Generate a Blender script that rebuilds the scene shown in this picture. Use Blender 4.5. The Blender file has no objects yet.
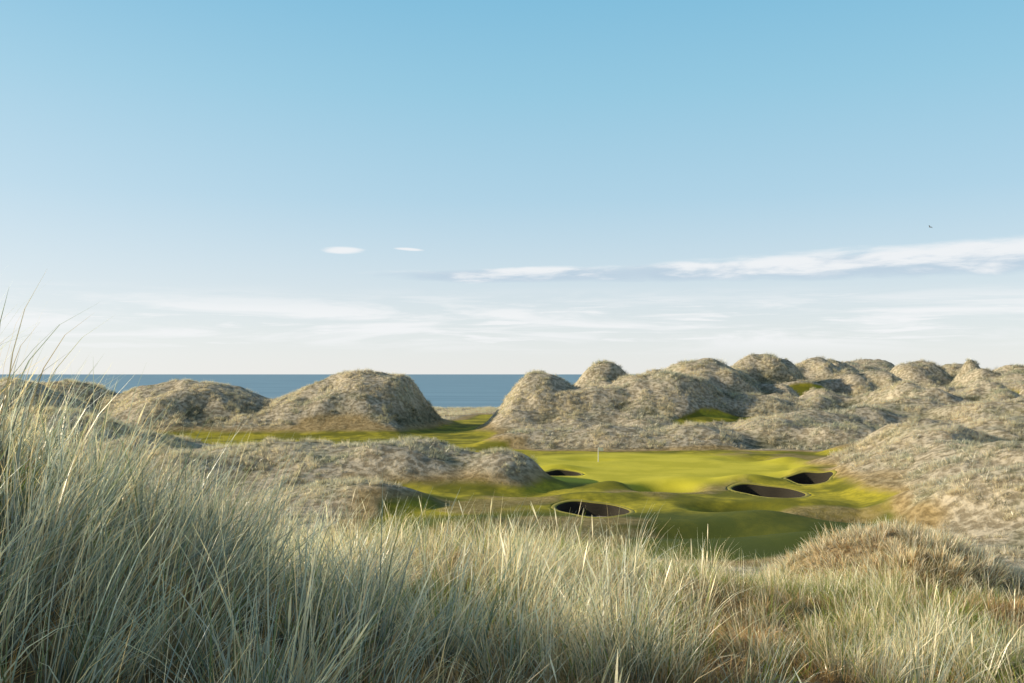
import bpy, math, random
import numpy as np
random.seed(3)
rng = np.random.default_rng(7)
scene = bpy.context.scene
scene.view_settings.view_transform = 'Standard'
scene.view_settings.look = 'None'
scene.view_settings.exposure = 0
CAM_Z = 22.0

# ------------------------------------------------------------------ noise
def _hash(ix, iy, seed):
    h = (ix.astype(np.int64) * 374761393 + iy.astype(np.int64) * 668265263 + seed * 974634777) & 0xFFFFFFFF
    h = ((h ^ (h >> 13)) * 1274126177) & 0xFFFFFFFF
    h = h ^ (h >> 16)
    return (h & 0xFFFFFF) / float(0xFFFFFF) * 2 - 1
def noise(x, y, seed=0):
    ix = np.floor(x); iy = np.floor(y)
    fx = x - ix; fy = y - iy
    ux = fx * fx * fx * (fx * (fx * 6 - 15) + 10); uy = fy * fy * fy * (fy * (fy * 6 - 15) + 10)
    a = _hash(ix, iy, seed); b = _hash(ix + 1, iy, seed)
    c = _hash(ix, iy + 1, seed); d = _hash(ix + 1, iy + 1, seed)
    return (a + (b - a) * ux) + ((c + (d - c) * ux) - (a + (b - a) * ux)) * uy
def fbm(x, y, lam, octv=3, seed=0):
    s = 0; amp = 1; tot = 0
    for o in range(octv):
        ca, sa = math.cos(o * 1.1 + .4), math.sin(o * 1.1 + .4)
        s = s + amp * noise((x * ca - y * sa) / lam + 13.7 * o, (x * sa + y * ca) / lam - 7.3 * o, seed + o)
        tot += amp; amp *= .5; lam *= .5
    return s / tot
def sstep(a, b, v):
    t = np.clip((v - a) / (b - a), 0, 1)
    return t * t * (3 - 2 * t)
def poly_sd(x, y, poly):
    """signed distance, positive inside"""
    p = np.array(poly, float); n = len(p)
    best = np.full(x.shape, 1e9); inside = np.zeros(x.shape, bool)
    for i in range(n):
        ax, ay = p[i]; bx, by = p[(i + 1) % n]
        ex, ey = bx - ax, by - ay
        t = np.clip(((x - ax) * ex + (y - ay) * ey) / (ex * ex + ey * ey), 0, 1)
        best = np.minimum(best, np.hypot(x - ax - t * ex, y - ay - t * ey))
        if ey != 0:
            c = ((ay > y) != (by > y)) & (x < ex * (y - ay) / ey + ax)
            inside ^= c
    return np.where(inside, best, -best)
def line_d(x, y, pts):
    best = np.full(x.shape, 1e9)
    for (ax, ay), (bx, by) in zip(pts[:-1], pts[1:]):
        ex, ey = bx - ax, by - ay
        t = np.clip(((x - ax) * ex + (y - ay) * ey) / (ex * ex + ey * ey), 0, 1)
        best = np.minimum(best, np.hypot(x - ax - t * ex, y - ay - t * ey))
    return best

# ------------------------------------------------------------------ terrain description (metres)
# x, y, top z, half width x, half width y
DUNES = [
 (-77,170,17.0,20,18),(-100,200,20,24,22),(-70,115,13,20,20),
 (-97,285,21.4,24,22),(-80,287,17.4,20,18),(-132,290,20.4,24,24),
 (-42,292,22.0,27,26),(-58,290,18.6,22,22),(-25,288,19.4,17,20),
 (6,300,22.6,20,26),(-6,292,16.8,17,20),(22,288,17.0,16,20),
 (36,360,25.4,20,24),(41,296,22.2,21,24),(54,300,19.8,20,22),(63,340,26.6,26,26),
 (96,400,28.6,29,26),(82,380,25,22,22),(131,430,28.2,24,24),(112,440,26.5,18,24),(176,500,29.2,36,34),(150,470,27.8,24,26),
 (182,450,27.0,24,26),(218,480,26.8,30,30),(215,430,24.5,24,30),(255,440,26,34,34),(200,395,20.5,26,26),
 (112,368,19.6,20,16),
 (118,300,19.6,18,22),(137,290,18.2,20,24),(95,308,17.2,18,20),(125,252,15.6,22,20),(150,262,17,22,24),
 (76,296,15.4,22,20),(87,250,13.6,24,15),(160,320,19.5,24,26),(185,345,20.5,24,26),(70,256,11.4,20,11),(107,270,15.0,20,16),
 (10,225,9.7,16,10),(25,222,10.4,14,10),(42,225,11.4,14,10),(60,229,11.2,14,10),(76,222,10.6,14,12),(94,215,10.4,17,14),
 (68,196,8.6,10,7),(84,190,10.5,13,13),
 (66,154,13.8,14,22),(84,170,14,18,24),(68,130,13.4,14,18),(56,108,12.0,11,14),(68,96,12.4,13,16),(92,140,13.5,22,24),
 (-50,152,11.1,20,14),(-32,154,11.3,17,14),(-15,153,11.7,14,14),(-3,150,10.6,9,12),(-72,150,11.5,22,18),
 (-22,124,9.4,13,11),
 (-46,262,10.6,14,9),
]
r_ = np.random.default_rng(21)
for i in range(46):
    yy_ = r_.uniform(235, 470); xx_ = yy_ * r_.uniform(.25, .6)
    if abs(xx_ - 112) < 22 and abs(yy_ - 350) < 35: continue
    base_ = 8.5 + 13 * np.clip((yy_ - 235) / 200, 0, 1)
    DUNES.append((xx_, yy_, base_ + r_.uniform(1.5, 4.2), r_.uniform(9, 15), r_.uniform(10, 17)))
NEAR_MOUNDS = [(13,34,16.4,6.0,8),(18.5,33,14.8,7,8),(8.0,36,13.2,7,7)]
TURF = [(-12,400),(8,380),(-1,300),(-4,240),(5,208),(60,208),(74,192),(60,150),(51,126),(44,104),(34,84),(-15,84),(-20,130),(-24,180),(-27,215),(-38,240),(-34,280),(-20,340)]
TURF2 = [(-125,212),(-125,264),(-60,264),(-30,262),(-28,236),(-55,212)]
FAIR = [([(-28,225),(-22,252),(-13,296),(-9,345),(-2,400)],6),([(-130,240),(-60,242),(-28,242)],10)]
PATHS = [([(99,364),(112,362),(126,370)],4.5),([(46,266),(57,274),(70,276)],3.2),([(133,300),(142,306),(152,306)],3)]
# bunkers: x, y, rx, ry
BUNKERS = [(8,161,3.2,4.2),(9.5,117,4.5,6.2),(35,136,4.9,7.0),(44.3,148,3.4,5.4)]
HOLLOWS = [(22,142,4.8,6,2.6),(58,174,5,6,2.5),(27,119,6,4,1.4),(2,135,6,6,.5),(40,114,8,4,1.4),(14,186,5,4,.5),(44,186,6,5,.8),(20,102,11,5,1.9),(36,100,8,5,1.5)]
KNOLLS = [(14,142,4,4,.9),(17,129,8,5,.6),(49,176,5,5,1.2),(35,147,6,4,1.2),(45,156,5,4,1.0),(9.5,126,6,4,1.0),(8,168,5,3,.8),(27,151,6,5,.5),(52,135,7,6,1.0),(36,124,7,4,.6),(28,111,7,4,.8),(-4,103,7,6,1.2),(30,94,9,5,1.2)]

def height(x, y, bunk=True, full=False):
    far = sstep(60, 130, y)
    wx = x + far * (6 * fbm(x, y, 34, 2, 11) + 2.8 * fbm(x, y, 11, 3, 15))
    wy = y + far * (7 * fbm(x, y, 34, 2, 21) + 2.8 * fbm(x, y, 11, 3, 25))
    acc = np.zeros_like(x)
    for (mx, my, mz, rx, ry) in DUNES:
        r2 = ((wx - mx) / rx) ** 2 + ((wy - my) / ry) ** 2
        acc += (np.clip(mz - 6, 0, None) / (1 + (1.25 * r2) ** 1.28)  * np.exp(-.22 * r2)) ** 4.
    rise = 8 * sstep(50, 150, x) * sstep(250, 420, y)
    acc += rise ** 4.
    d = acc ** (1 / 4.)
    d = np.clip(d - 1.0 * (1 - sstep(0, 4, d)), 0, None)
    wob = 2.5 * fbm(x, y, 14, 2, 5)
    fair = np.zeros_like(x)
    for pts, w in FAIR:
        fair = np.maximum(fair, 1 - sstep(w * .5, w * 2.9, line_d(x, y, pts) + wob))
    path = np.zeros_like(x)
    for pts, w in PATHS:
        path = np.maximum(path, 1 - sstep(w * .6, w * 1.6, line_d(x, y, pts) + wob * .6))
    d = d * (1 - .15 * path) * (1 - .93 * fair)
    lump = .42 - np.abs(fbm(x, y, 26, 3, 31)) * 2
    d2 = d + sstep(.8, 5, d) * (1 - path) * (lump * (.85 + .10 * d) + .8 * fbm(x, y, 7, 3, 44))
    und = .4 * fbm(x, y, 28, 2, 61) + .1 * fbm(x, y, 9, 2, 63)
    for (mx, my, rx, ry, dep) in HOLLOWS:
        und -= dep * np.exp(-1.3 * (((x - mx) / rx) ** 2 + ((y - my) / ry) ** 2) ** 1.8)
    for (mx, my, rx, ry, hh) in KNOLLS:
        und += hh * np.exp(-1.6 * (((x - mx) / rx) ** 2 + ((y - my) / ry) ** 2))
    z = 6 + d2 + und * sstep(60, 90, y)
    # shore
    edge = 455 + 120 * sstep(30, 120, x)
    z = z - (z + 4) * sstep(0, 1, (y - edge) / 110)
    # dune the photographer stands on, with a shoulder to the left
    yy = y - 15
    soft = np.where(yy > 0, np.sqrt(yy * yy + 4) - 2, 0)
    D = 2.25 + .07 * (np.clip(y, -8, 16) - 6) + .40 * soft + .085 * np.clip(x, 0, 12)
    D = D - 1.85 * np.exp(-(np.abs(x + 4.5) / 3.1) ** 2.2 - ((y - 5.2) / 3.9) ** 2)
    D = D - .35 * np.exp(-(x / 2.) ** 2 - (y / 2.) ** 2)
    D = D + .16 * fbm(x, y, 2.6, 3, 71) + .35 * fbm(x, y, 7, 2, 75) * sstep(6, 12, y)
    D = D + .05 * np.clip(np.abs(x) - 15, 0, None)
    zn = CAM_Z - D
    m = np.zeros_like(x)
    for (mx, my, mz, rx, ry) in NEAR_MOUNDS:
        r2 = ((x - mx) / rx) ** 2 + ((y - my) / ry) ** 2
        m += (np.clip(mz - 6, 0, None) / (1 + (.75 * r2) ** 1.2)) ** 8
    m = 6 + m ** (1 / 8.) + .45 * fbm(x, y, 4, 3, 77)
    k = 8.
    zn = np.where(y < 80, (np.maximum(zn, 1) ** (k * 2) + np.maximum(m, 1) ** (k * 2)) ** (1 / (k * 2)), zn)
    wn = 1 - sstep(60, 80, y)
    znb = np.where(wn > 0, zn, 0)
    z = np.maximum(z, znb * wn + z * (1 - wn))
    if bunk:
        for (bx, by, rx, ry) in BUNKERS:
            r = bunker_r(x, y, bx, by, rx, ry)
            z = z - 3.0 * (1 - sstep(.94, 1.03, r))
    if full:
        return z, d, path
    return z

def bunker_shape(th, bx):
    return 1 + .09 * np.sin(2 * th + bx) + .06 * np.sin(3 * th + 2 * bx) + .03 * np.sin(5 * th + bx * 3)
def bunker_r(x, y, bx, by, rx, ry):
    dx = (x - bx) / rx; dy = (y - by) / ry
    th = np.arctan2(dy, dx)
    return np.hypot(dx, dy) / bunker_shape(th, bx)

def masks(x, y, d, path):
    n = fbm(x, y, 10, 3, 81)
    sd = np.maximum(poly_sd(x, y, TURF), poly_sd(x, y, TURF2))
    low = 1 - sstep(.7, 1.7, d + .5 * n)
    turf = sstep(-1.0, 1.0, sd + 3 * n - 1.5) * low
    turf = np.maximum(turf, sstep(.35, .6, path + .25 * n))
    fes = sstep(-3.5, -1, sd + 3 * n) * (1 - sstep(1.4, 3.0, d + n))
    # rough patches inside the turf
    inner = sstep(.12, .32, fbm(x, y, 16, 3, 91)) * .9
    green = 1 - sstep(.85, 1.1, np.sqrt(((x - 24) / 27) ** 2 + ((y - 172) / 30) ** 2))
    rough = inner * (1 - green) * (1 - sstep(205, 225, y))
    for (rx_, ry_, a, b) in [(60, 165, 9, 16), (54, 136, 7, 12), (17, 134, 7, 5), (35,118,9,3), (-46,266,16,8), (8,108,8,4)]:
        rough = np.maximum(rough, 1 - sstep(.6, 1.1, np.sqrt(((x - rx_) / a) ** 2 + ((y - ry_) / b) ** 2) + .5 * n))
    turf_c = turf * (1 - .65 * rough)
    fes = np.maximum(fes, 1 - sstep(.8, 1.1, np.sqrt(((x + 46) / 14) ** 2 + ((y - 258) / 8) ** 2) + .4 * n))
    return turf, turf_c, np.maximum(fes, turf), green * turf

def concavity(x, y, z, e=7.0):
    """how far a spot lies below its surroundings, with a bias to slopes facing away from the sun"""
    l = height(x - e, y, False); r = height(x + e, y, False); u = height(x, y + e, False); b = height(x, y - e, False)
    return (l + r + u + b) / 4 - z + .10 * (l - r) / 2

# ------------------------------------------------------------------ node helpers
def new_mat(name):
    m = bpy.data.materials.new(name); m.use_nodes = True
    nt = m.node_tree; nt.nodes.clear()
    out = nt.nodes.new('ShaderNodeOutputMaterial')
    return m, nt, out
class N:
    def __init__(s, nt): s.nt = nt
    def node(s, t, **kw):
        n = s.nt.nodes.new(t)
        for k, v in kw.items(): setattr(n, k, v)
        return n
    def put(s, sock, v):
        if v is None: return
        if isinstance(v, (int, float)): sock.default_value = v
        elif isinstance(v, tuple):
            sock.default_value = v if len(v) == len(sock.default_value) else tuple(v) + (1,)
        else: s.nt.links.new(v, sock)
    def math(s, op, a, b=None, c=None, clamp=False):
        n = s.node('ShaderNodeMath', operation=op, use_clamp=clamp)
        s.put(n.inputs[0], a); s.put(n.inputs[1], b); s.put(n.inputs[2], c)
        return n.outputs[0]
    def mix(s, f, a, b, blend='MIX'):
        n = s.node('ShaderNodeMix', data_type='RGBA', blend_type=blend)
        s.put(n.inputs[0], f); s.put(n.inputs[6], a); s.put(n.inputs[7], b)
        return n.outputs[2]
    def noise(s, vec, scale, detail=3, rough=.55, dist=0):
        n = s.node('ShaderNodeTexNoise')
        if vec is not None: s.nt.links.new(vec, n.inputs['Vector'])
        n.inputs['Scale'].default_value = scale; n.inputs['Detail'].default_value = detail
        n.inputs['Roughness'].default_value = rough; n.inputs['Distortion'].default_value = dist
        return n.outputs[0]
    def ss(s, v, a, b, lo=0., hi=1.):
        n = s.node('ShaderNodeMapRange', interpolation_type='SMOOTHSTEP')
        s.put(n.inputs[0], v); s.put(n.inputs[1], a); s.put(n.inputs[2], b)
        n.inputs[3].default_value = lo; n.inputs[4].default_value = hi
        return n.outputs[0]
    def attr(s, name):
        n = s.node('ShaderNodeAttribute'); n.attribute_name = name; return n
    def bump(s, h, strength, dist):
        n = s.node('ShaderNodeBump'); n.inputs['Strength'].default_value = strength
        n.inputs['Distance'].default_value = dist; s.nt.links.new(h, n.inputs['Height']); return n.outputs[0]
    def ramp(s, v, stops):
        n = s.node('ShaderNodeValToRGB'); cr = n.color_ramp
        while len(cr.elements) < len(stops): cr.elements.new(.5)
        for e_, (p, c) in zip(cr.elements, stops): e_.position = p; e_.color = (*c, 1)
        s.nt.links.new(v, n.inputs[0]); return n.outputs[0]

def make_mesh(name, verts, faces, smooth=True):
    me = bpy.data.meshes.new(name)
    verts = np.asarray(verts, dtype=np.float32); faces = np.asarray(faces, dtype=np.int32)
    k = faces.shape[1]
    me.vertices.add(len(verts)); me.vertices.foreach_set('co', verts.ravel())
    me.loops.add(faces.size); me.loops.foreach_set('vertex_index', faces.ravel())
    me.polygons.add(len(faces))
    me.polygons.foreach_set('loop_start', np.arange(0, faces.size, k, dtype=np.int32))
    me.polygons.foreach_set('loop_total', np.full(len(faces), k, dtype=np.int32))
    me.polygons.foreach_set('use_smooth', np.full(len(faces), smooth))
    me.update(calc_edges=True)
    return me
def link(name, me, mat=None):
    o = bpy.data.objects.new(name, me); scene.collection.objects.link(o)
    if mat: me.materials.append(mat)
    return o

# ------------------------------------------------------------------ terrain mesh
rows = int(math.log((735 + 12) / 4.0) / .0031)
t = 4.0 * np.exp(np.arange(rows + 1) * .0031)
S = np.linspace(-.85, .85, 641)
TT, SS = np.meshgrid(t, S, indexing='ij')
X = SS * TT; Y = TT - 12
Z, Dn, Pth = height(X, Y, True, True)
turf, turfc, fes, green = masks(X, Y, Dn, Pth)
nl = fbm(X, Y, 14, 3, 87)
turf_shade = 1 - sstep(104, 116, Y + 9 * nl - .10 * X)  # front of the turf darkened in colour in place of a cast shadow
for (mx, my, rx, ry, dep) in HOLLOWS:      # shade of the deeper hollows, painted into the turf colour
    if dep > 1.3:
        turf_shade = np.maximum(turf_shade, .9 * (1 - sstep(.6, 1.0, np.hypot((X - mx) / rx, (Y - my) / ry) + .25 * nl)))
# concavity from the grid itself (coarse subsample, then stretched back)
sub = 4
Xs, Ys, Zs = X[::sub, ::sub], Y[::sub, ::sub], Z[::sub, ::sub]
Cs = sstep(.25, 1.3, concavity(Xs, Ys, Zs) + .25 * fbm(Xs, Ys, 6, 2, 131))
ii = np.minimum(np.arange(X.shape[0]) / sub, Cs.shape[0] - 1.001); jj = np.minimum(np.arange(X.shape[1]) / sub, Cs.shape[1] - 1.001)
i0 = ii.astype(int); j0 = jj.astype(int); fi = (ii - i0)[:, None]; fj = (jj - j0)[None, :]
hollow_shade = (Cs[i0][:, j0] * (1 - fi) + Cs[i0 + 1][:, j0] * fi) * (1 - fj) + (Cs[i0][:, j0 + 1] * (1 - fi) + Cs[i0 + 1][:, j0 + 1] * fi) * fj
nr, nc = X.shape
idx = np.arange(nr * nc).reshape(nr, nc)
faces = np.stack([idx[:-1, :-1], idx[:-1, 1:], idx[1:, 1:], idx[1:, :-1]], -1).reshape(-1, 4)
me = make_mesh('dune_terrain', np.stack([X, Y, Z], -1).reshape(-1, 3), faces)
for nm, arr in (('turf', turfc), ('fescue', fes), ('green', green), ('near', 1 - sstep(40, 70, Y)), ('turf_shade', turf_shade), ('hollow_shade', hollow_shade * sstep(60, 90, Y))):
    a = me.attributes.new(nm, 'FLOAT', 'POINT'); a.data.foreach_set('value', arr.astype(np.float32).ravel())

m, nt, out = new_mat('dune_ground'); g = N(nt)
geo = g.node('ShaderNodeNewGeometry'); P = geo.outputs['Position']
n1 = g.noise(P, .9, 6, .65); n2 = g.noise(P, .12, 3); n3 = g.noise(P, 4.5, 5, .7); n4 = g.noise(P, 14, 4, .7)
dune = g.mix(g.ss(n1, .4, .62), (.30, .245, .155), (.68, .58, .41))
dune = g.mix(g.ss(n2, .48, .75), dune, g.mix(g.ss(n1, .4, .6), (.21, .20, .11), (.54, .49, .33)))
dune = g.mix(g.math('MULTIPLY', g.attr('hollow_shade').outputs['Fac'], .75), dune, g.mix(g.ss(n1, .4, .6), (.08, .085, .04), (.20, .19, .10)))  # dips and sunless slopes painted darker to deepen the dune shading
nearc = g.mix(g.ss(n3, .38, .62), (.17, .11, .05), (.48, .35, .18))
nearc = g.mix(g.ss(n2, .4, .6), nearc, (.20, .18, .06))
dune = g.mix(g.attr('near').outputs['Fac'], dune, nearc)
fesc = g.mix(g.ss(n1, .38, .62), (.28, .20, .085), (.52, .38, .18))
c = g.mix(g.attr('fescue').outputs['Fac'], dune, fesc)
tc = g.mix(g.ss(n2, .42, .6), (.23, .215, .022), (.60, .50, .045))
tc = g.mix(g.ss(n1, .35, .65), tc, g.mix(.5, tc, (.15, .16, .025)))
gc = g.mix(g.ss(n2, .4, .6), (.64, .57, .05), (.78, .68, .07))
tc = g.mix(g.attr('green').outputs['Fac'], tc, gc)
tc = g.mix(g.math('MULTIPLY', g.attr('turf_shade').outputs['Fac'], .85), tc, (.08, .11, .028))
tc = g.mix(g.ss(n4, .3, .7), g.mix(.78, (0, 0, 0), tc), tc)
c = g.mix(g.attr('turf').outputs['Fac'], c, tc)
bs = g.node('ShaderNodeBsdfPrincipled'); nt.links.new(c, bs.inputs['Base Color'])
bs.inputs['Roughness'].default_value = .95; bs.inputs['Specular IOR Level'].default_value = .1
invt = g.math('SUBTRACT', 1.0, g.attr('turf').outputs['Fac'])
hgt = g.math('MULTIPLY', g.math('ADD', g.math('MULTIPLY', n1, 1.0), g.math('MULTIPLY', n3, .35)), g.math('MULTIPLY_ADD', invt, .9, .1))
hgt = g.math('ADD', hgt, g.math('MULTIPLY', n4, .03))
nt.links.new(g.bump(hgt, .7, .5), bs.inputs['Normal'])
nt.links.new(bs.outputs[0], out.inputs[0])
ground_mat = m
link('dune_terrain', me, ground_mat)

# low land stretching away on both sides
gm = make_mesh('ground', [(-4000, -4000, 2), (4000, -4000, 2), (4000, 470, 2), (-4000, 470, 2)], [(0, 1, 2, 3)])
link('ground', gm, ground_mat)

# ------------------------------------------------------------------ sea
m, nt, out = new_mat('sea_water'); g = N(nt)
geo = g.node('ShaderNodeNewGeometry')
mp = g.node('ShaderNodeMapping'); nt.links.new(geo.outputs['Position'], mp.inputs[0]); mp.inputs['Scale'].default_value = (.3, 1, 1)
w = g.noise(mp.outputs[0], .02, 6, .6)
dcol = g.mix(g.ss(w, .35, .65), (.18, .29, .33), (.25, .38, .42))
df = g.node('ShaderNodeBsdfDiffuse'); nt.links.new(dcol, df.inputs[0])
gl = g.node('ShaderNodeBsdfGlossy'); gl.inputs['Roughness'].default_value = .35; gl.inputs[0].default_value = (.8, .9, 1, 1)
nt.links.new(g.bump(g.noise(mp.outputs[0], .25, 4), 1, 1.0), gl.inputs['Normal'])
mx = g.node('ShaderNodeMixShader'); mx.inputs[0].default_value = .25
nt.links.new(df.outputs[0], mx.inputs[1]); nt.links.new(gl.outputs[0], mx.inputs[2]); nt.links.new(mx.outputs[0], out.inputs[0])
sm = make_mesh('sea', [(-60000, 440, 0), (60000, 440, 0), (60000, 60000, 0), (-60000, 60000, 0)], [(0, 1, 2, 3)])
link('sea', sm, m)

# ------------------------------------------------------------------ bunkers
ms, nt, out = new_mat('bunker_sand'); g = N(nt)
geo = g.node('ShaderNodeNewGeometry'); n = g.noise(geo.outputs['Position'], 3, 4)
bs = g.node('ShaderNodeBsdfPrincipled'); nt.links.new(g.mix(n, (.24, .20, .15), (.34, .29, .22)), bs.inputs['Base Color'])
bs.inputs['Roughness'].default_value = 1; nt.links.new(g.bump(n, .4, .1), bs.inputs['Normal']); nt.links.new(bs.outputs[0], out.inputs[0])
mw, nt, out = new_mat('sod_wall'); g = N(nt)
geo = g.node('ShaderNodeNewGeometry')
mp = g.node('ShaderNodeMapping'); nt.links.new(geo.outputs['Position'], mp.inputs[0]); mp.inputs['Scale'].default_value = (1, 1, 9)
n = g.noise(mp.outputs[0], 1.2, 4, .7)
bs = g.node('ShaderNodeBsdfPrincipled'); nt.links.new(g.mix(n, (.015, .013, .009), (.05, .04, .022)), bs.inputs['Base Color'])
bs.inputs['Roughness'].default_value = 1; nt.links.new(g.bump(n, .8, .1), bs.inputs['Normal']); nt.links.new(bs.outputs[0], out.inputs[0])
ml, nt, out = new_mat('bunker_turf_lip'); g = N(nt)
geo = g.node('ShaderNodeNewGeometry'); n = g.noise(geo.outputs['Position'], 2.5, 4)
bs = g.node('ShaderNodeBsdfPrincipled'); nt.links.new(g.mix(n, (.22, .20, .03), (.44, .37, .05)), bs.inputs['Base Color'])
bs.inputs['Roughness'].default_value = 1; nt.links.new(bs.outputs[0], out.inputs[0])
for (bx, by, rx, ry) in BUNKERS:
    K = 96; th = np.linspace(0, 2 * np.pi, K, endpoint=False); sh = bunker_shape(th, bx)
    def ring(f): return bx + rx * f * sh * np.cos(th), by + ry * f * sh * np.sin(th)
    fl = height(*[np.array([v], float) for v in (bx, by)], bunk=False)[0] - 1.4
    rings = []
    for f, dz in ((1.08, -.06), (1.04, .03), (.97, .04), (.93, -.02)):
        x, y = ring(f); rings.append(np.stack([x, y, height(x, y, bunk=False) + dz], -1))
    x, y = ring(.93); ztop = height(x, y, bunk=False) - .02
    for i in range(1, 13):
        f = .93 - .05 * i / 12 + (.006 if i % 2 else -.004)
        x, y = ring(f); rings.append(np.stack([x, y, ztop + (fl - ztop) * i / 12], -1))
    nwall = len(rings) - 1
    for f, dz in ((.75, -.12), (.5, -.25), (.25, -.3), (.02, -.32)):
        x, y = ring(f); rings.append(np.stack([x, y, np.full(K, fl + dz)], -1))
    V = np.concatenate(rings); F = []; MI = []
    for r in range(len(rings) - 1):
        for k in range(K):
            k2 = (k + 1) % K
            F.append((r * K + k, r * K + k2, (r + 1) * K + k2, (r + 1) * K + k))
            MI.append(0 if r < 3 else (1 if r < nwall else 2))
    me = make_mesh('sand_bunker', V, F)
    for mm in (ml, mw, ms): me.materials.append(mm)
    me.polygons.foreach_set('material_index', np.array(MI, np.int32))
    link('sand_bunker', me)

# ------------------------------------------------------------------ flagstick
def simple_mat(name, col, rough=.6):
    m, nt, out = new_mat(name); g = N(nt)
    bs = g.node('ShaderNodeBsdfPrincipled'); tc = g.node('ShaderNodeTexCoord')
    n = g.noise(tc.outputs['Object'], 20, 3)
    nt.links.new(g.mix(n, tuple(c * .85 for c in col), col), bs.inputs['Base Color'])
    bs.inputs['Roughness'].default_value = rough; nt.links.new(bs.outputs[0], out.inputs[0]); return m
fx, fy = 15.6, 180.0
fz = float(height(np.array([fx]), np.array([fy]))[0])
root = bpy.data.objects.new('golf_flagstick', None); scene.collection.objects.link(root); root.location = (fx, fy, fz)
K = 10; V = []; F = []
prof = [(-.1, .07), (0, .07), (.6, .068), (1.6, .065), (2.6, .06), (2.63, .07), (2.67, .03), (2.68, .001)]
for z, r in prof:
    for k in range(K): V.append((r * math.cos(k * 2 * math.pi / K), r * math.sin(k * 2 * math.pi / K), z))
for r in range(len(prof) - 1):
    for k in range(K): F.append((r * K + k, r * K + (k + 1) % K, (r + 1) * K + (k + 1) % K, (r + 1) * K + k))
po = link('pole', make_mesh('pole', V, F), simple_mat('pole_paint', (.9, .9, .86))); po.parent = root
V = []; F = []; nx, nz = 14, 8
for i in range(nx + 1):
    for j in range(nz + 1):
        a = i / nx
        V.append((.02 + a * .9, .07 * math.sin(a * 7) * a, 2.6 - .6 * j / nz - .08 * a * a + .02 * math.sin(a * 9)))
for i in range(nx):
    for j in range(nz): b = i * (nz + 1) + j; F.append((b, b + nz + 1, b + nz + 2, b + 1))
fl = link('flag', make_mesh('flag', V, F), simple_mat('flag_cloth', (.9, .88, .85))); fl.parent = root
V = []; F = []
prof = [(.0, .06), (-.0, .054), (-.12, .054), (-.12, .001)]
for z, r in prof:
    for k in range(16): V.append((r * math.cos(k * math.pi / 8), r * math.sin(k * math.pi / 8), z + .01))
for r in range(3):
    for k in range(16): F.append((r * 16 + k, r * 16 + (k + 1) % 16, (r + 1) * 16 + (k + 1) % 16, (r + 1) * 16 + k))
cu = link('hole_cup', make_mesh('hole_cup', V, F), simple_mat('cup_white', (.75, .75, .72))); cu.parent = root

# ------------------------------------------------------------------ gull
def gull(loc):
    mt = simple_mat('gull_feathers', (.16, .16, .17), .8)
    V = []; F = []; K = 12
    prof = [(-.30, .005, 0), (-.27, .035, 0), (-.18, .06, 0), (-.05, .085, -.01), (.08, .08, -.005), (.16, .05, .01), (.2, .045, .025), (.235, .043, .03), (.265, .025, .025), (.29, .01, .018), (.33, .002, .012)]
    for x, r, z in prof:
        for k in range(K): V.append((x, r * math.cos(k * 2 * math.pi / K), z + r * .9 * math.sin(k * 2 * math.pi / K)))
    for r in range(len(prof) - 1):
        for k in range(K): F.append((r * K + k, r * K + (k + 1) % K, (r + 1) * K + (k + 1) % K, (r + 1) * K + k))
    def sheet(sec):
        b = len(V)
        for (xl, xt, y, z) in sec:
            for q in range(5):
                a = q / 4; V.append((xl + (xt - xl) * a, y, z + .02 * math.sin(math.pi * a)))
        for i in range(len(sec) - 1):
            for q in range(4): F.append((b + i * 5 + q, b + i * 5 + q + 1, b + (i + 1) * 5 + q + 1, b + (i + 1) * 5 + q))
    for s in (1, -1):
        sheet([(.12, -.08, s * .03, .04), (.15, -.07, s * .2, .13), (.17, -.04, s * .36, .19), (.1, -.07, s * .52, .17), (-.02, -.13, s * .66, .12), (-.15, -.19, s * .76, .07)])
    sheet([(-.22, -.42, -.09, 0), (-.2, -.45, 0, .01), (-.22, -.42, .09, 0)])
    o = link('gull', make_mesh('gull', V, F), mt); o.location = loc; o.rotation_euler = (.25, -.05, 2.3)
gull((84, 200, 51.5))

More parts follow.
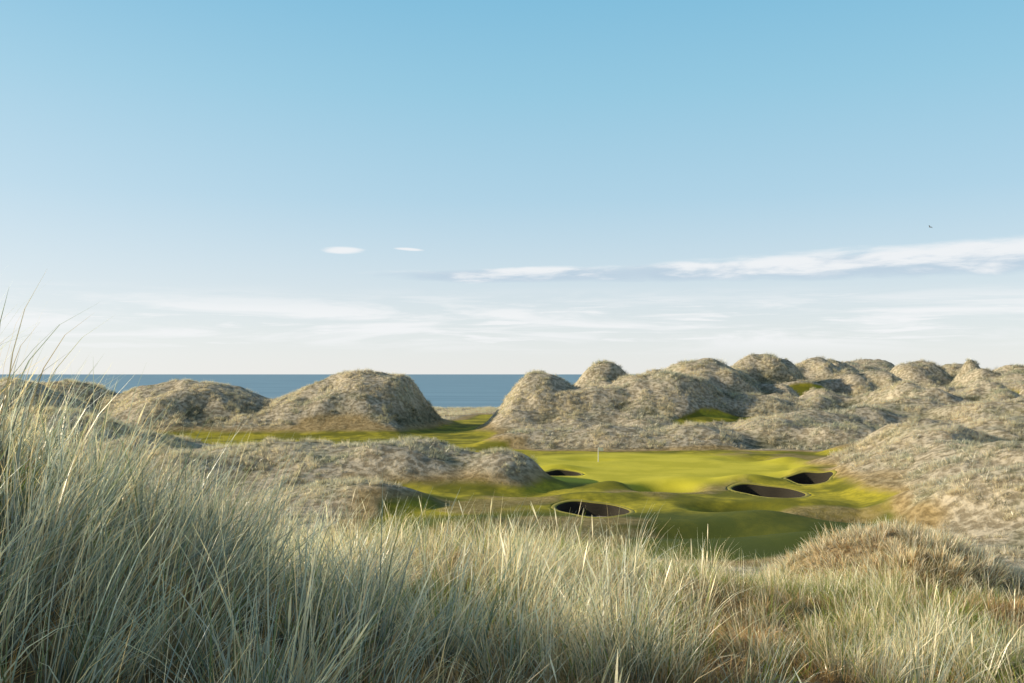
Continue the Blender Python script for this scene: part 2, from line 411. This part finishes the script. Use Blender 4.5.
# ------------------------------------------------------------------ grass
def grass_mat(name, trans, far, lo=.8):
    m, nt, out = new_mat(name); g = N(nt)
    col = g.attr('col').outputs['Color']
    oi = g.node('ShaderNodeObjectInfo')
    br = g.math('MULTIPLY_ADD', oi.outputs['Random'], .4, lo)
    hs = g.node('ShaderNodeHueSaturation'); nt.links.new(col, hs.inputs['Color']); nt.links.new(br, hs.inputs['Value'])
    c = hs.outputs[0]
    d = g.node('ShaderNodeBsdfDiffuse'); tr = g.node('ShaderNodeBsdfTranslucent')
    if far:
        geo = g.node('ShaderNodeNewGeometry')
        n = g.noise(geo.outputs['Position'], .07, 3)
        c = g.mix(g.ss(n, .48, .68, 0, .45), hs.outputs[0], g.mix(1., hs.outputs[0], (.75, .85, .70), 'MULTIPLY'))
        # rounded-clump normals, stored per vertex, turned with each tuft, averaged with the blades' own
        vt = g.node('ShaderNodeVectorTransform', vector_type='NORMAL', convert_from='OBJECT', convert_to='WORLD')
        nt.links.new(g.attr('nrm').outputs['Vector'], vt.inputs[0])
        d2 = g.node('ShaderNodeBsdfDiffuse'); nt.links.new(c, d2.inputs[0]); nt.links.new(vt.outputs[0], d2.inputs['Normal'])
        mm = g.node('ShaderNodeMixShader'); mm.inputs[0].default_value = .75
        nt.links.new(d.outputs[0], mm.inputs[1]); nt.links.new(d2.outputs[0], mm.inputs[2]); dd = mm.outputs[0]
    else: dd = d.outputs[0]
    nt.links.new(c, d.inputs[0])
    nt.links.new(g.mix(1., c, (trans, trans, trans * .85), 'MULTIPLY'), tr.inputs[0])
    a = g.node('ShaderNodeAddShader')
    nt.links.new(dd, a.inputs[0]); nt.links.new(tr.outputs[0], a.inputs[1])
    gl = g.node('ShaderNodeBsdfGlossy')
    gl.inputs['Roughness'].default_value = .35; gl.inputs[0].default_value = (.9, .9, .9, 1)
    b = g.node('ShaderNodeMixShader'); b.inputs[0].default_value = .07
    nt.links.new(a.outputs[0], b.inputs[1]); nt.links.new(gl.outputs[0], b.inputs[2])
    nt.links.new(b.outputs[0], out.inputs[0]); return m
GM = grass_mat('marram_blades', .75, False, .85)
GF = grass_mat('marram_far_blades', .45, True, 1.1)

GREEN = [(.14, .18, .08), (.19, .22, .11), (.24, .27, .14), (.11, .14, .06)]
GREY = [(.26, .30, .24), (.38, .41, .33), (.53, .53, .43), (.20, .24, .20)]
STRAW = [(.74, .62, .40), (.66, .54, .33), (.80, .70, .50), (.56, .43, .23)]
SILVER = [(.85, .75, .55), (.80, .71, .53), (.74, .64, .45), (.66, .60, .46)]
BROWN = [(.36, .21, .075), (.46, .28, .11), (.26, .16, .06), (.50, .34, .16)]
LUSH = [(.17, .21, .03), (.22, .26, .04), (.28, .30, .055), (.12, .15, .028)]
DARK = [(.13, .14, .07), (.17, .17, .09), (.22, .20, .11), (.10, .12, .06), (.32, .28, .17)]

def tuft(name, n, L, rad, width, lean, spread, palette, seg=5, heads=0, curl=1.0, mat=GM, seed=0, shade=.55, nup=.7, nout=.7, tip=1.2):
    r = np.random.default_rng(seed)
    V = []; F = []; C = []; NR = []
    for b in range(n + heads):
        head = b >= n
        a = r.uniform(0, 2 * math.pi); rr = rad * math.sqrt(r.uniform())
        px, py = rr * math.cos(a), rr * math.sin(a)
        ln = L * r.uniform(.5, 1.1) * (1.0 if not head else 1.15)
        az = a + r.normal(0, .7)
        sp = abs(r.normal(0, spread)) * (.4 if head else 1) + .06
        dx, dy = math.cos(az) * sp + lean, math.sin(az) * sp
        bend = (r.uniform(.3, 1.2) * curl) * (.25 if head else 1)
        col = np.array(palette[r.integers(len(palette))]) * r.uniform(.75, 1.2)
        if head: col = np.array(STRAW[r.integers(4)]) * .9
        wa = r.uniform(0, math.pi); w0 = width * r.uniform(.7, 1.3)
        wx, wy = math.cos(wa), math.sin(wa)
        nv = np.array([math.cos(az) * nout + r.normal(0, .25), math.sin(az) * nout + r.normal(0, .25), nup]); nv /= np.linalg.norm(nv)
        base = len(V); p = np.array([px, py, -.04]); sg = seg if not head else seg + 3
        dirv = np.array([dx, dy, 1.0])
        for s in range(sg + 1):
            tt = s / sg
            if head: w = w0 * (.45 if tt < .78 else (2.0 if tt < .95 else .4))
            else: w = w0 * (1 - tt ** 2.2 * .92)
            V.append((p[0] - wx * w / 2, p[1] - wy * w / 2, p[2])); V.append((p[0] + wx * w / 2, p[1] + wy * w / 2, p[2]))
            NR += [nv, nv]
            sh = shade + (tip - shade) * tt  # root shade and bright tip are put into the blade colour
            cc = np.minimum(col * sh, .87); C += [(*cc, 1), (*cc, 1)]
            dv = dirv + np.array([dx * 1.6 + lean * .8, dy * 1.6, -.55 - .8 * sp]) * bend * tt * tt
            dv = dv / np.linalg.norm(dv)
            p = p + dv * ln / sg
        for s in range(sg):
            q = base + 2 * s; F.append((q, q + 1, q + 3, q + 2))
    me = make_mesh(name, V, F)
    at = me.color_attributes.new('col', 'FLOAT_COLOR', 'POINT'); at.data.foreach_set('color', np.array(C, np.float32).ravel())
    at = me.attributes.new('nrm', 'FLOAT_VECTOR', 'POINT'); at.data.foreach_set('vector', np.array(NR, np.float32).ravel())
    me.materials.append(mat)
    return bpy.data.objects.new(name, me)

def scatter(name, objs, pts, rot, scl, ids):
    col = bpy.data.collections.new(name + '_sources')
    for o in objs: col.objects.link(o)
    me = bpy.data.meshes.new(name); me.vertices.add(len(pts)); me.vertices.foreach_set('co', pts.astype(np.float32).ravel())
    a = me.attributes.new('rot', 'FLOAT_VECTOR', 'POINT'); a.data.foreach_set('vector', rot.astype(np.float32).ravel())
    a = me.attributes.new('scl', 'FLOAT_VECTOR', 'POINT'); a.data.foreach_set('vector', scl.astype(np.float32).ravel())
    a = me.attributes.new('pick', 'INT', 'POINT'); a.data.foreach_set('value', ids.astype(np.int32))
    me.update()
    ob = bpy.data.objects.new(name, me); scene.collection.objects.link(ob)
    ng = bpy.data.node_groups.new(name + '_nodes', 'GeometryNodeTree')
    ng.interface.new_socket('Geometry', in_out='INPUT', socket_type='NodeSocketGeometry')
    ng.interface.new_socket('Geometry', in_out='OUTPUT', socket_type='NodeSocketGeometry')
    gi = ng.nodes.new('NodeGroupInput'); go = ng.nodes.new('NodeGroupOutput')
    ci = ng.nodes.new('GeometryNodeCollectionInfo'); ci.inputs['Collection'].default_value = col
    ci.inputs['Separate Children'].default_value = True; ci.inputs['Reset Children'].default_value = True
    ip = ng.nodes.new('GeometryNodeInstanceOnPoints'); ip.inputs['Pick Instance'].default_value = True
    def na(nm, ty):
        n = ng.nodes.new('GeometryNodeInputNamedAttribute'); n.data_type = ty; n.inputs['Name'].default_value = nm
        return n.outputs['Attribute']
    L = ng.links.new
    L(gi.outputs[0], ip.inputs['Points']); L(ci.outputs[0], ip.inputs['Instance'])
    L(na('pick', 'INT'), ip.inputs['Instance Index']); L(na('rot', 'FLOAT_VECTOR'), ip.inputs['Rotation'])
    L(na('scl', 'FLOAT_VECTOR'), ip.inputs['Scale']); L(ip.outputs[0], go.inputs[0])
    md = ob.modifiers.new('scatter', 'NODES'); md.node_group = ng
    return ob

def fan_points(y0, y1, dens, smax=.68):
    area = smax * ((y1 + 3) ** 2 - (y0 + 3) ** 2)
    n = int(area * dens)
    yy = np.sqrt(rng.uniform((y0 + 3) ** 2, (y1 + 3) ** 2, n)) - 3
    xx = rng.uniform(-smax, smax, n) * (yy + 3)
    return xx, yy
def slope_tilt(x, y, k, e=.6):
    gx = (height(x + e, y) - height(x - e, y)) / (2 * e); gy = (height(x, y + e) - height(x, y - e)) / (2 * e)
    nx, ny = -gx * k, -gy * k; l = np.sqrt(nx * nx + ny * ny + 1)
    nx, ny, nz = nx / l, ny / l, 1 / l
    return -np.arcsin(np.clip(ny, -.9, .9)), np.arctan2(nx, nz)

# -- foreground marram
near = []
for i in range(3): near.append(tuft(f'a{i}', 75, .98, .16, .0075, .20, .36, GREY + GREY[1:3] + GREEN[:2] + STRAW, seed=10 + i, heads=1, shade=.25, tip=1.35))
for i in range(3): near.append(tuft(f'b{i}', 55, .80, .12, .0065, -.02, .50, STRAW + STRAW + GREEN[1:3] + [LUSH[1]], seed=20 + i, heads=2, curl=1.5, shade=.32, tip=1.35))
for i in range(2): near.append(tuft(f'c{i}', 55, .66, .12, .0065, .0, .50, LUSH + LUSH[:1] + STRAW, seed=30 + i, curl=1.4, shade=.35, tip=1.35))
x, y = fan_points(-2.5, 21, 9, .78)
n_ = fbm(x, y, 1.5, 2, 101); n2_ = fbm(x, y, 5, 2, 103)
left = np.clip(1.3 * np.exp(-(np.abs(x + 4.0) / 3.6) ** 3 - (np.abs(y - 5.) / 5.5) ** 3) + .3 * n2_, 0, 1)
open_ = sstep(-.5, 1.5, x) * (1 - sstep(9, 11.5, y))
keep = (np.hypot(x, y) > 2.3) & (rng.uniform(size=len(x)) < np.clip(.12 - .10 * open_ + .9 * left + 1.6 * n_ * (1 - .4 * open_), .015, 1))
x, y, n_, n2_, left = x[keep], y[keep], n_[keep], n2_[keep], left[keep]
z = height(x, y)
u = rng.uniform(size=len(x))
ids = np.where(u < left, rng.integers(0, 3, len(x)), np.where(rng.uniform(size=len(x)) < .6 + n2_ * 1.2, rng.integers(3, 6, len(x)), rng.integers(6, 8, len(x))))
rot = np.stack([rng.normal(0, .1, len(x)), rng.normal(0, .1, len(x)), rng.normal(0, .8, len(x))], -1)
s = rng.uniform(.55, 1.25, len(x)) * (1 - .12 * sstep(0, 4, x)) 
s *= 1 - .35 * (1 - sstep(2.5, 5, np.hypot(x, y)))
s *= 1 + .25 * (1 - sstep(.0, .6, np.hypot(x + 3.4, y - 6.3) / 1.2))
scatter('marram_grass', near, np.stack([x, y, z], -1), rot, np.stack([s, s, s], -1), ids)
# -- short dead grass mat
mat_t = [tuft(f'm{i}', 45, .24, .14, .009, .03, .7, BROWN + BROWN + [STRAW[3]], seg=3, seed=40 + i, shade=.45) for i in range(3)]
mat_t += [tuft(f'n{i}', 45, .30, .14, .009, .03, .6, LUSH + LUSH[:2] + BROWN[:1] + STRAW[:1], seg=3, seed=50 + i, shade=.45) for i in range(2)]
x, y = fan_points(1, 20, 15, .7)
z = height(x, y); s = rng.uniform(.6, 1.4, len(x))
ids = np.where(fbm(x, y, 3, 2, 107) + rng.normal(0, .2, len(x)) > .0, rng.integers(3, 5, len(x)), rng.integers(0, 3, len(x)))
scatter('short_dead_grass', mat_t, np.stack([x, y, z], -1), np.stack([0 * x, 0 * x, rng.uniform(0, 6.28, len(x))], -1), np.stack([s, s, s], -1), ids)

# -- dune-covering marram farther off
far = []
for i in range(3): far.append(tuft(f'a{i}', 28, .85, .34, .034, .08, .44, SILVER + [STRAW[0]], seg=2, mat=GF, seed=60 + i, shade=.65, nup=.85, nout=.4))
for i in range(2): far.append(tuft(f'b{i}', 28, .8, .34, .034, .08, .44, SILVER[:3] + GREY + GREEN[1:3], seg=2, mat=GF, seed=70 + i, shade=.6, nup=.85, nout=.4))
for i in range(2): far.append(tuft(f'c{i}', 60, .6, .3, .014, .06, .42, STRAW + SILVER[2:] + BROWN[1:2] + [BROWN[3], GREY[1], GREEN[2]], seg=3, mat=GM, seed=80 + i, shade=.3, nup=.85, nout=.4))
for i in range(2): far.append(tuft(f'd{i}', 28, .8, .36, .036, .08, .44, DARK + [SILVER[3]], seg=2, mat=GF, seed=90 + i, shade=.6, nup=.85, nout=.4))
PX = []; PY = []; SC = []; ID = []
for (y0, y1, dens, s0, ii) in [(19, 60, 6, .95, (5, 7)), (60, 130, 2.0, .9, None), (130, 200, 1.7, .95, None), (200, 320, 1.0, 1.15, None), (320, 540, .4, 1.6, None)]:
    x, y = fan_points(y0, y1, dens, .62)
    z, d, pth = height(x, y, True, True); tf, tcc, fs, gr = masks(x, y, d, pth)
    kp = rng.uniform(size=len(x)) > np.clip(fs * 1.1 + sstep(.3, .6, fs), 0, 1)
    cl = fbm(x, y, 4.5, 2, 111)
    if ii: cl = cl * .15 + .2
    kp &= (z > 1.5) & (rng.uniform(size=len(x)) < .55 + 1.7 * cl)
    x, y, cl, z = x[kp], y[kp], cl[kp], z[kp]
    PX.append(x); PY.append(y); SC.append(s0 * rng.uniform(.5, 1.3, len(x)) * (1 + .5 * cl))
    if ii: ID.append(rng.integers(*ii, len(x)))
    else:
        q = np.where(fbm(x, y, 25, 3, 113) + rng.normal(0, .15, len(x)) > .18, rng.integers(3, 5, len(x)), rng.integers(0, 3, len(x)))
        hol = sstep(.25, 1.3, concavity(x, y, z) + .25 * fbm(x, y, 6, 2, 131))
        ID.append(np.where(rng.uniform(size=len(x)) < .06 + .75 * hol, rng.integers(7, 9, len(x)), q))  # dark tufts in the dips carry the same painted shade
x = np.concatenate(PX); y = np.concatenate(PY); s = np.concatenate(SC); ids = np.concatenate(ID)
z = height(x, y)
print('far tufts', len(x))
tx, ty = slope_tilt(x, y, .9)
rot = np.stack([tx + rng.normal(0, .12, len(x)), ty + rng.normal(0, .12, len(x)), rng.normal(0, .15, len(x))], -1)
scatter('dune_marram_grass', far, np.stack([x, y, z], -1), rot, np.stack([s, s, s * rng.uniform(.6, 1.05, len(x))], -1), ids)

# ------------------------------------------------------------------ sky
SUN_EL, SUN_AZ = 20.0, -88.0     # azimuth measured clockwise from +Y
world = bpy.data.worlds.new('World'); scene.world = world; world.use_nodes = True
nt = world.node_tree; nt.nodes.clear(); g = N(nt)
out = nt.nodes.new('ShaderNodeOutputWorld'); bg = nt.nodes.new('ShaderNodeBackground')
sky = nt.nodes.new('ShaderNodeTexSky'); sky.sky_type = 'NISHITA'; sky.sun_disc = False
sky.sun_elevation = math.radians(SUN_EL); sky.sun_rotation = math.radians(SUN_AZ % 360)
sky.air_density = 1.0; sky.dust_density = .4; sky.ozone_density = 1.2; sky.altitude = 20
STR = .12
tcn = nt.nodes.new('ShaderNodeTexCoord'); sp = nt.nodes.new('ShaderNodeSeparateXYZ'); nt.links.new(tcn.outputs['Generated'], sp.inputs[0])
deg = 180 / math.pi
az = g.math('MULTIPLY', g.math('ARCTAN2', sp.outputs[0], sp.outputs[1]), deg)
el = g.math('MULTIPLY', g.math('ARCSINE', sp.outputs[2]), deg)
def cloud_vec(ka, ke, off):
    c = nt.nodes.new('ShaderNodeCombineXYZ'); nt.links.new(g.math('MULTIPLY', az, ka), c.inputs[0]); nt.links.new(g.math('MULTIPLY', el, ke), c.inputs[1]); c.inputs[2].default_value = off
    return c.outputs[0]
cn = g.noise(cloud_vec(.22, 1.3, 0.), 1, 6, .6, .3)
cn2 = g.noise(cloud_vec(.10, 1.0, 7.), 1, 5, .6, .5)
cn3 = g.noise(cloud_vec(.16, 2.2, 3.), 1, 5, .6, .3)
def ell(a, e, ra, re, tilt=0):
    da = g.math('SUBTRACT', az, a)
    de = g.math('SUBTRACT', g.math('SUBTRACT', el, e), g.math('MULTIPLY', da, tilt))
    q = g.math('ADD', g.math('POWER', g.math('ABSOLUTE', g.math('DIVIDE', da, ra)), 2.), g.math('POWER', g.math('ABSOLUTE', g.math('DIVIDE', de, re)), 2.))
    return g.math('SUBTRACT', 1., q)
f = None
for e in [(21, 6.0, 13.5, .95, .012), (27, 6.1, 12, 1.0, 0), (1.5, 5.7, 10.5, .46, .012), (10, 5.8, 8, .60, .02), (-9.6, 7.0, 1.3, .22, 0), (-5.9, 7.1, .9, .10, -.05), (38, 5.6, 14, .8, 0)]:
    v = ell(*e); f = v if f is None else g.math('MAXIMUM', f, v)
cm = g.ss(g.math('ADD', f, g.math('MULTIPLY', g.math('SUBTRACT', cn, .44), 1.8)), .0, .9)
cm = g.math('MULTIPLY', cm, .92)
band = g.math('MULTIPLY', g.ss(el, .8, 2.2), g.ss(el, 5.2, 3.2))
wis = g.math('MULTIPLY', g.math('MULTIPLY', g.math('MAXIMUM', g.ss(cn2, .43, .64), g.ss(cn3, .52, .68)), band), .8)
nis = g.mix(1., sky.outputs[0], (STR, STR, STR), 'MULTIPLY')
grad = g.ramp(g.math('DIVIDE', el, 90.), [(0, (.88, .90, .91)), (.048, (.72, .81, .88)), (.11, (.47, .71, .86)), (.175, (.33, .65, .83)), (.23, (.24, .58, .80)), (.4, (.06, .21, .42)), (1, (.035, .11, .26))])
# graded sky ahead; zenith and rear kept darker to cut ambient light
fr = g.math('MULTIPLY', g.ss(sp.outputs[1], -.2, .6), .8)
base = g.mix(fr, nis, grad)
lf = g.math('MULTIPLY', g.math('MULTIPLY', g.ss(az, 5., -50.), g.ss(el, 30., 0.)), .35)
base = g.mix(lf, base, (.92, .94, .95))
shade = g.ss(g.math('ADD', cn, g.math('MULTIPLY', g.math('SUBTRACT', el, 5.9), .25)), .35, .62)
cc = g.mix(shade, (.52, .64, .75), (.88, .90, .92))
cols = g.mix(wis, base, (.92, .93, .94))
cols = g.mix(cm, cols, cc)
nt.links.new(cols, bg.inputs[0]); bg.inputs[1].default_value = 1.0
nt.links.new(bg.outputs[0], out.inputs[0])

sl = bpy.data.lights.new('sun', 'SUN'); sl.energy = 5; sl.angle = math.radians(.5); sl.color = (1, .88, .67)
so = bpy.data.objects.new('sun', sl); scene.collection.objects.link(so)
from mathutils import Vector
a, e = math.radians(SUN_AZ), math.radians(SUN_EL)
tosun = Vector((math.sin(a) * math.cos(e), math.cos(a) * math.cos(e), math.sin(e)))
so.rotation_euler = tosun.to_track_quat('Z', 'Y').to_euler()
so.location = tosun * 300

cam = bpy.data.cameras.new('camera'); cam.lens = 35; cam.sensor_width = 36; cam.shift_y = 32.5 / 1024
cam.clip_start = .1; cam.clip_end = 120000
co = bpy.data.objects.new('camera', cam); scene.collection.objects.link(co)
co.location = (0, 0, CAM_Z); co.rotation_euler = (math.radians(90), 0, 0)
scene.camera = co
